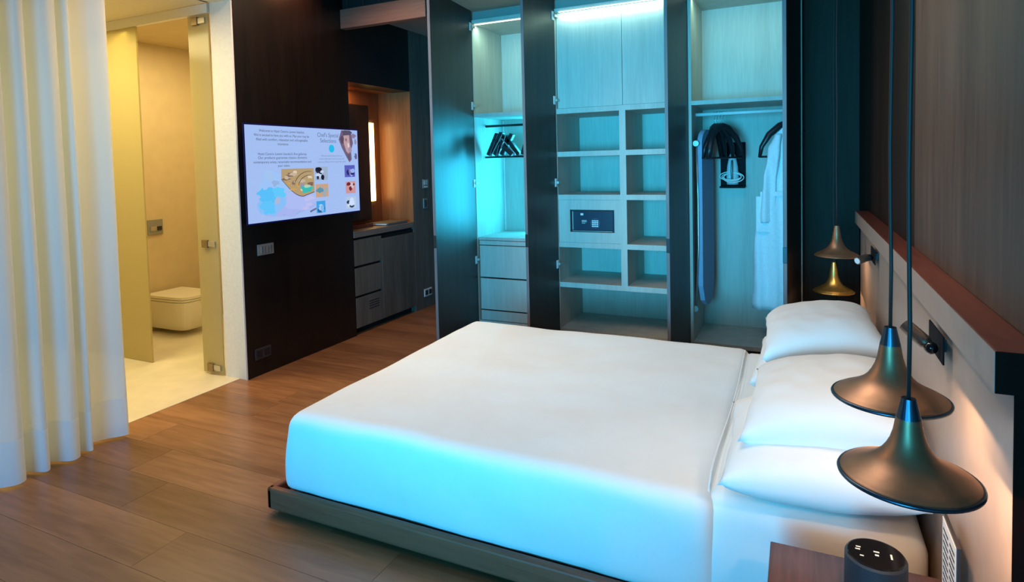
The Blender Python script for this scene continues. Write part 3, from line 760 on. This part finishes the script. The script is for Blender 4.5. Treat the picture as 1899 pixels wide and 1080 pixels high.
# robe ------------------------------------------------------------------
rb = thing('bathrobe', 'white towelling bathrobe hanging at right side of right wardrobe', 'bathrobe', (-.17, 5.05, .34))
rbh = make_hanger((-.085, 5.0, 1.838 + .014 - .031), math.radians(20), 'black hanger carrying the white bathrobe, hidden inside its shoulders', None)
if 'group' in rbh: del rbh['group']
def robe_body(zs, seed, th=.03):
    bm = bmesh.new(); n = 40; rings = []
    for z, xl, xr, d in zs:
        ring = []
        for i in range(n):
            a = 2 * PI * i / n; c_, s_ = math.cos(a), math.sin(a)
            x = (xl + xr) / 2 + (xr - xl) / 2 * math.copysign(abs(c_) ** .8, c_); y = 5.0 + d * math.copysign(abs(s_) ** .8, s_)
            y += .018 * math.sin(x * 55 + seed + z * 1.5) * (1.0 if z < 1.5 else .3); x += .006 * noise.noise(Vector((z * 9, seed, a)))
            ring.append(bm.verts.new((x, y, z)))
        rings.append(ring)
    for p, q in zip(rings, rings[1:]):
        for i in range(n): bm.faces.new((p[i], p[(i + 1) % n], q[(i + 1) % n], q[i]))
    bm.faces.new(rings[0][::-1]); bm.faces.new(rings[-1]); return bm
def interp(keys, n=34):
    out = []
    z0, z1 = keys[0][0], keys[-1][0]
    for i in range(n + 1):
        z = z0 + (z1 - z0) * i / n
        for a_, b_ in zip(keys, keys[1:]):
            if min(a_[0], b_[0]) - 1e-6 <= z <= max(a_[0], b_[0]) + 1e-6:
                t_ = (z - a_[0]) / (b_[0] - a_[0]) if b_[0] != a_[0] else 0
                t_ = t_ * t_ * (3 - 2 * t_)
                out.append(tuple(a_[k] + (b_[k] - a_[k]) * t_ for k in range(4))); out[-1] = (z,) + out[-1][1:]; break
    return out
obj('robe_body', robe_body(interp([(.335, -.335, -.03, .06), (.36, -.335, -.03, .07), (.8, -.325, -.03, .075), (1.15, -.27, -.035, .07), (1.40, -.235, -.04, .06), (1.58, -.20, -.06, .055), (1.70, -.16, -.075, .03), (1.73, -.13, -.10, .015)]), 1), m_robe, rb, smooth=True)
obj('sleeve', robe_body(interp([(1.0, -.27, -.17, .03), (1.02, -.275, -.165, .04), (1.3, -.25, -.16, .04), (1.55, -.215, -.13, .04), (1.66, -.17, -.12, .02)]), 4), m_robe, rb, smooth=True).location.y -= .06
obj('pocket', B(-.30, -.19, 4.915, 4.926, .93, 1.20, bev=.004), m_robe, rb)
obj('belt', B(-.33 + .06, -.05, 4.917, 4.929, 1.20, 1.235, bev=.003), m_robe, rb)

# ------------------------------------------------------------------ bed
BX0, BX1, BY0, BY1 = -2.095, .325, 1.868, 3.60
bed = thing('bed', 'low king-size bed on brown wooden tray base dressed in white', 'bed', (-.9, 2.73, 0))
bm = bmesh.new()
box(bm, BX0, BX1, BY0, BY0 + .035, .022, .118, bev=.012, seg=3); box(bm, BX0, BX1, BY1 - .035, BY1, .022, .118, bev=.008)
box(bm, BX0, BX0 + .035, BY0, BY1, .022, .118, bev=.012, seg=3); box(bm, BX0 + .03, BX1, BY0 + .03, BY1 - .03, .022, .07)
obj('bed_frame', bm, m_frame, bed)
obj('frame_foot', B(BX0 + .12, BX0 + .2, BY0 + .12, BY0 + .2, 0, .022), m_black, bed); obj('frame_foot', B(BX1 - .2, BX1 - .12, BY0 + .12, BY0 + .2, 0, .022), m_black, bed)
obj('frame_foot', B(BX0 + .12, BX0 + .2, BY1 - .2, BY1 - .12, 0, .022), m_black, bed); obj('frame_foot', B(BX1 - .2, BX1 - .12, BY1 - .2, BY1 - .12, 0, .022), m_black, bed)
obj('mattress', rbox(bmesh.new(), (-2.0, 1.96, .071), (.322, 3.50, .425), .05, .06), m_sheet, bed, smooth=True)
def wrinkle(bm, amp, seed, ynear, xfoot=None):
    for v in bm.verts:
        p = v.co
        n_ = noise.noise(Vector((p.x * 2.2 + seed, p.y * 2.2, p.z * 2))) * amp + noise.noise(Vector((p.x * 6 + seed, p.y * 6, p.z * 6))) * amp * .35
        s_ = max(0.0, min(1.0, (p.z - .30) / .15)); s_ = s_ * s_ * (3 - 2 * s_)
        b_ = max(0.0, min(1.0, (p.z - .09) / .06))
        if p.y < ynear + .16:
            k = n_ * 1.2 + .005 * math.sin(p.x * 9 + p.z * 14 + seed) + .008 * noise.noise(Vector((p.x * 13, 0, p.z * 2.5)))
            v.co.y += k * (1 - s_) * b_ + .004 * b_
        if xfoot is not None and p.x < xfoot + .16: v.co.x += abs(n_) * (1 - s_) * b_
        v.co.z += n_ * s_
# flat sheet below the pillows
sh = tag(obj('bed_sheet', rbox(bmesh.new(), (-.30, 1.922, .10), (.323, 3.535, .440), .07, .03), m_sheet, smooth=True), 'white flat sheet under the pillows at the head of bed', 'bed sheet')
bmt = bmesh.new(); bmt.from_mesh(sh.data); wrinkle(bmt, .006, 3.3, 1.922); bmt.to_mesh(sh.data); bmt.free(); center(sh)
# duvet
bm = rbox(bmesh.new(), (-2.05, 1.906, .085), (-.245, 3.555, .452), .055, .026); wrinkle(bm, .010, 1.1, 1.910, -2.05)
for v in bm.verts:
    v.co.y -= 0.028 * math.sin(max(0, (v.co.z - .11)) / .34 * PI * .62) * max(0, min(1, (2.30 - v.co.y) / .39))
    v.co.x += 0.070 * max(0, v.co.z - .12) / .34 * max(0, min(1, (-1.65 - v.co.x) / .40))
dv = thing('duvet', 'smooth white duvet covering the bed from foot to pillows', 'duvet', (-1.15, 2.73, .08))
obj('duvet_cover', bm, m_linen, dv, smooth=True)
# narrow turned hem at the head end
pts = []
yy = [1.925, 1.93, 1.945, 1.985] + [2.05 + i * .07 for i in range(20)] + [3.46, 3.51, 3.54]
zz = {0: .14, 1: .30, 2: .40, 3: .444}
for i, y in enumerate(yy):
    z = zz.get(i, .458 + .004 * math.sin(y * 7)); 
    if i == len(yy) - 2: z = .43
    if i == len(yy) - 1: z = .36
    pts.append((-.262 + .006 * math.sin(y * 5), y, z))
obj('piped_hem', tube(bmesh.new(), pts, .0035, 8), m_linen, dv, smooth=True)
# pillows
for i, (nm_, lab, cx, cy, cz, lx, ly, t_, tl, sd, tw) in enumerate((
    ('pillow', 'lower white pillow of near pair closest to the hanging lamps', .035, 2.20, .540, .54, .68, .20, -.05, 1, .03),
    ('pillow', 'upper white pillow of near pair behind the hanging lamps', .075, 2.33, .655, .50, .72, .20, -.16, 2, -.02),
    ('pillow', 'lower white pillow of far pair nearest the wardrobe', .055, 3.10, .540, .50, .72, .20, -.05, 3, -.03),
    ('pillow', 'upper white pillow of far pair nearest the wardrobe, highest on the bed', .080, 3.06, .690, .48, .74, .23, -.14, 4, .03))):
    o = obj(nm_, pillow(bmesh.new(), cx, cy, cz, lx, ly, t_, tl, .005, sd, twist=tw), m_pillow, smooth=True)
    tag(o, lab, 'pillow', 'white pillows on the bed'); center(o)

# ------------------------------------------------------------------ headboard
m_end = plain('dark_end_face', (.020, .007, .005), .9, spec=.03)  # near-black colour for the near ends of ledge and panel
hb = thing('headboard', 'long beige leather headboard with reddish wooden ledge behind the bed', 'headboard', (.36, 2.8, 0))
obj('leather_panel', B(.337, WX - .001, 1.317, 4.30, .0, 1.072), m_leather, hb)
obj('ledge', B(.311, WX - .001, 1.317, 4.33, 1.072, 1.148, bev=.002), m_cap, hb)
obj('ledge_facing', B(.3095, .311, 1.319, 4.328, 1.074, 1.146), m_leather, hb)
obj('ledge_end', B(.310, WX - .001, 1.3145, 1.3168, 1.0725, 1.1475), m_end, hb)
obj('panel_end', B(.337, WX - .001, 1.3145, 1.3168, 0, 1.0720), m_end, hb)
def reading(y, label, aim):
    t = thing('reading_light', label, 'reading light', (.337, y, 1.0))
    obj('wall_plate', B(.318, .322, y - .09, y + .09, .972, 1.043, bev=.001), m_matt, t)
    obj('standoff', B(.3221, .3365, y - .03, y + .03, .99, 1.02), m_black, t)
    bm = bmesh.new(); bmesh.ops.create_uvsphere(bm, u_segments=20, v_segments=12, radius=.016); bmesh.ops.translate(bm, verts=bm.verts, vec=(.300, y - .05, 1.003))
    obj('ball_joint', bm, m_gloss, t, smooth=True)
    p0 = Vector((.298, y - .045, 1.006)); d = Vector(aim).normalized()
    hd = obj('lamp_head', tube(bmesh.new(), [p0, p0 + d * .012, p0 + d * .02, p0 + d * .075], [.010, .017, .018, .018], 20), plain('bronze_head', (.22, .15, .11), .35, metal=.8), t, smooth=False)
    obj('lens', tube(bmesh.new(), [p0 + d * .0752, p0 + d * .077], .014, 16), m_white, hd)
reading(1.885, 'black and bronze reading light fixed on headboard nearest the hanging lamps', (-.55, .50, .45))
reading(3.40, 'far reading light on headboard beside the distant hanging lamps', (-.55, -.55, -.15))

# ------------------------------------------------------------------ pendants
def pendant(x, y, zr, R, H, mat, label, collar):
    t = thing('pendant_lamp', label, 'pendant lamp', (x, y, zr), 0, 'trumpet-shaped hanging lamps')
    prof = [(R - .004, 0.0), (R, .002), (R, .007), (R - .003, .010), (R - .0045, .0105)] + [(R * a_, max(.0115, H * b_)) for a_, b_ in ((.93, .085), (.84, .115), (.72, .155), (.60, .20), (.49, .25), (.40, .31), (.325, .39), (.265, .48), (.22, .59), (.18, .76))]
    inner = [(max(r - .003, .004), max(z - .002, 0)) for r, z in prof[::-1]]
    bm = bmesh.new()
    lathe(bm, [(p[0], p[1]) for p in prof] , 64, cap=False)
    sh_ = obj('lamp_shade', bm, mat, t, smooth=True, local=True)
    obj('rim', tube(bmesh.new(), [(R * math.cos(2 * PI * k / 64), R * math.sin(2 * PI * k / 64), .0045) for k in range(64)], .0042, 8, closed=True), collar, t, smooth=True, local=True)
    bm = bmesh.new(); lathe(bm, inner[:-3] + [(R - .005, .0005), (R - .004, 0.0)], 48, cap=False)
    obj('shade_lining', bm, m_inner, t, smooth=True, local=True)
    lathe_b = lathe(bmesh.new(), [(R * .183, H * .75), (R * .105, H), (.003, H + .0005)], 32)
    obj('collar', lathe_b, collar, t, local=True)
    top = 3.0 - zr
    cordp = [(0, 0, H - .004)] + [(.0018 * math.sin(k * 1.3 + x * 40), .0018 * math.cos(k * .9), H + (top - .03 - H) * k / 14) for k in range(1, 14)] + [(0, 0, top - .028)]
    obj('cord', tube(bmesh.new(), cordp, .0038, 8), m_cord, t, smooth=True, local=True)
    obj('ceiling_rose', lathe(bmesh.new(), [(.01, top - .03), (.04, top - .026), (.045, top - .002), (.045, top)], 24), m_black, t, local=True)
    bm = bmesh.new(); bmesh.ops.create_uvsphere(bm, u_segments=16, v_segments=10, radius=.014); bmesh.ops.translate(bm, verts=bm.verts, vec=(0, 0, .034))
    obj('bulb', bm, glow('bulb_warm', (1.0, .72, .42), 30), t, smooth=True, local=True)
    return t
m_collar = plain('blued_collar', (.06, .10, .14), .3, metal=.9)
pendant(.1795, 1.302, .898, .1125, .152, m_bronze, 'bronze trumpet pendant lamp nearest the camera, lower of the near pair', m_collar)
pendant(.1795, 1.556, .955, .1125, .162, m_bronze, 'bronze trumpet pendant lamp above the near pillows, upper of the near pair', m_collar)
pendant(.190, 3.94, .917, .1125, .175, m_bronze, 'dark bronze pendant lamp at the far end, upper of the far pair', m_bronze)
pendant(.186, 4.20, .655, .1120, .185, m_bronze2, 'brass-coloured pendant lamp at the far end, lower of the far pair', m_bronze2)
for x, y, z, p in ((.1795, 1.302, .90, 3.2), (.1795, 1.556, .957, 3.2), (.19, 3.94, .92, 1.6), (.186, 4.20, .66, 1.2)):
    point('pendant_light', (x, y, z + .012), p, WARM, .015)

# ------------------------------------------------------------------ nightstand and things on it
ns = thing('nightstand', 'dark reddish wooden nightstand beside the bed, near bottom edge', 'nightstand', (.13, 1.54, 0))
obj('top', B(-.075, .335, 1.325, 1.757, .42, .45, bev=.003), m_night, ns)
obj('body', B(-.06, .335, 1.345, 1.74, .12, .4195), m_night, ns)
obj('drawer', B(-.075, -.0605, 1.35, 1.735, .14, .41, bev=.002), m_night, ns)
sp = thing('alarm_speaker', 'black cylindrical bedside speaker with glossy touch top on nightstand', 'speaker', (.160, 1.625, .4505))
obj('speaker_body', lathe(bmesh.new(), [(.062, 0), (.066, .004), (.065, .097), (.062, .102)], 48), plain('charcoal_fabric', (.022, .028, .036), .6, bump=.3, bscale=300), sp, local=True, smooth=False)
top = obj('touch_panel', lathe(bmesh.new(), [(.0615, .1021), (.0605, .104), (.058, .1045)], 48), m_gloss, sp, local=True)
icon = bmesh.new()
for q in ((-.04, -.03, .012, .016), (-.042, -.032, .002, .006), (.030, .034, -.012, .008), (-.004, .008, .004, .009), (-.002, .006, -.010, -.004), (-.034, -.026, -.022, -.018)):
    box(icon, q[0], q[1], q[2], q[3], .1046, .1050)
obj('touch_icons', icon, m_white, top, local=True, kind='stuff')
cs = thing('menu_card', 'dark-framed white information card leaning on headboard above the nightstand', 'card', (.31, 1.645, .4505))
obj('card_frame', B(.3085, .3165, 1.575, 1.725, .4505, .636, bev=.0015), m_darkplate, cs)
obj('card', B(.3068, .3084, 1.583, 1.717, .4560, .630), m_paper, cs)
for k in range(9):
    for (ya, yb) in ((1.592, 1.64), (1.655, 1.705)):
        z = .605 - k * .0155
        bm = bmesh.new(); rq = random.Random(k * 7 + int(ya * 100)); y = ya
        while y < yb:
            wdt = rq.uniform(.004, .010); box(bm, .3062, .3067, y, min(y + wdt, yb), z, z + .0055); y += wdt + .0025
        obj('printed_line', bm, m_ink, cs)
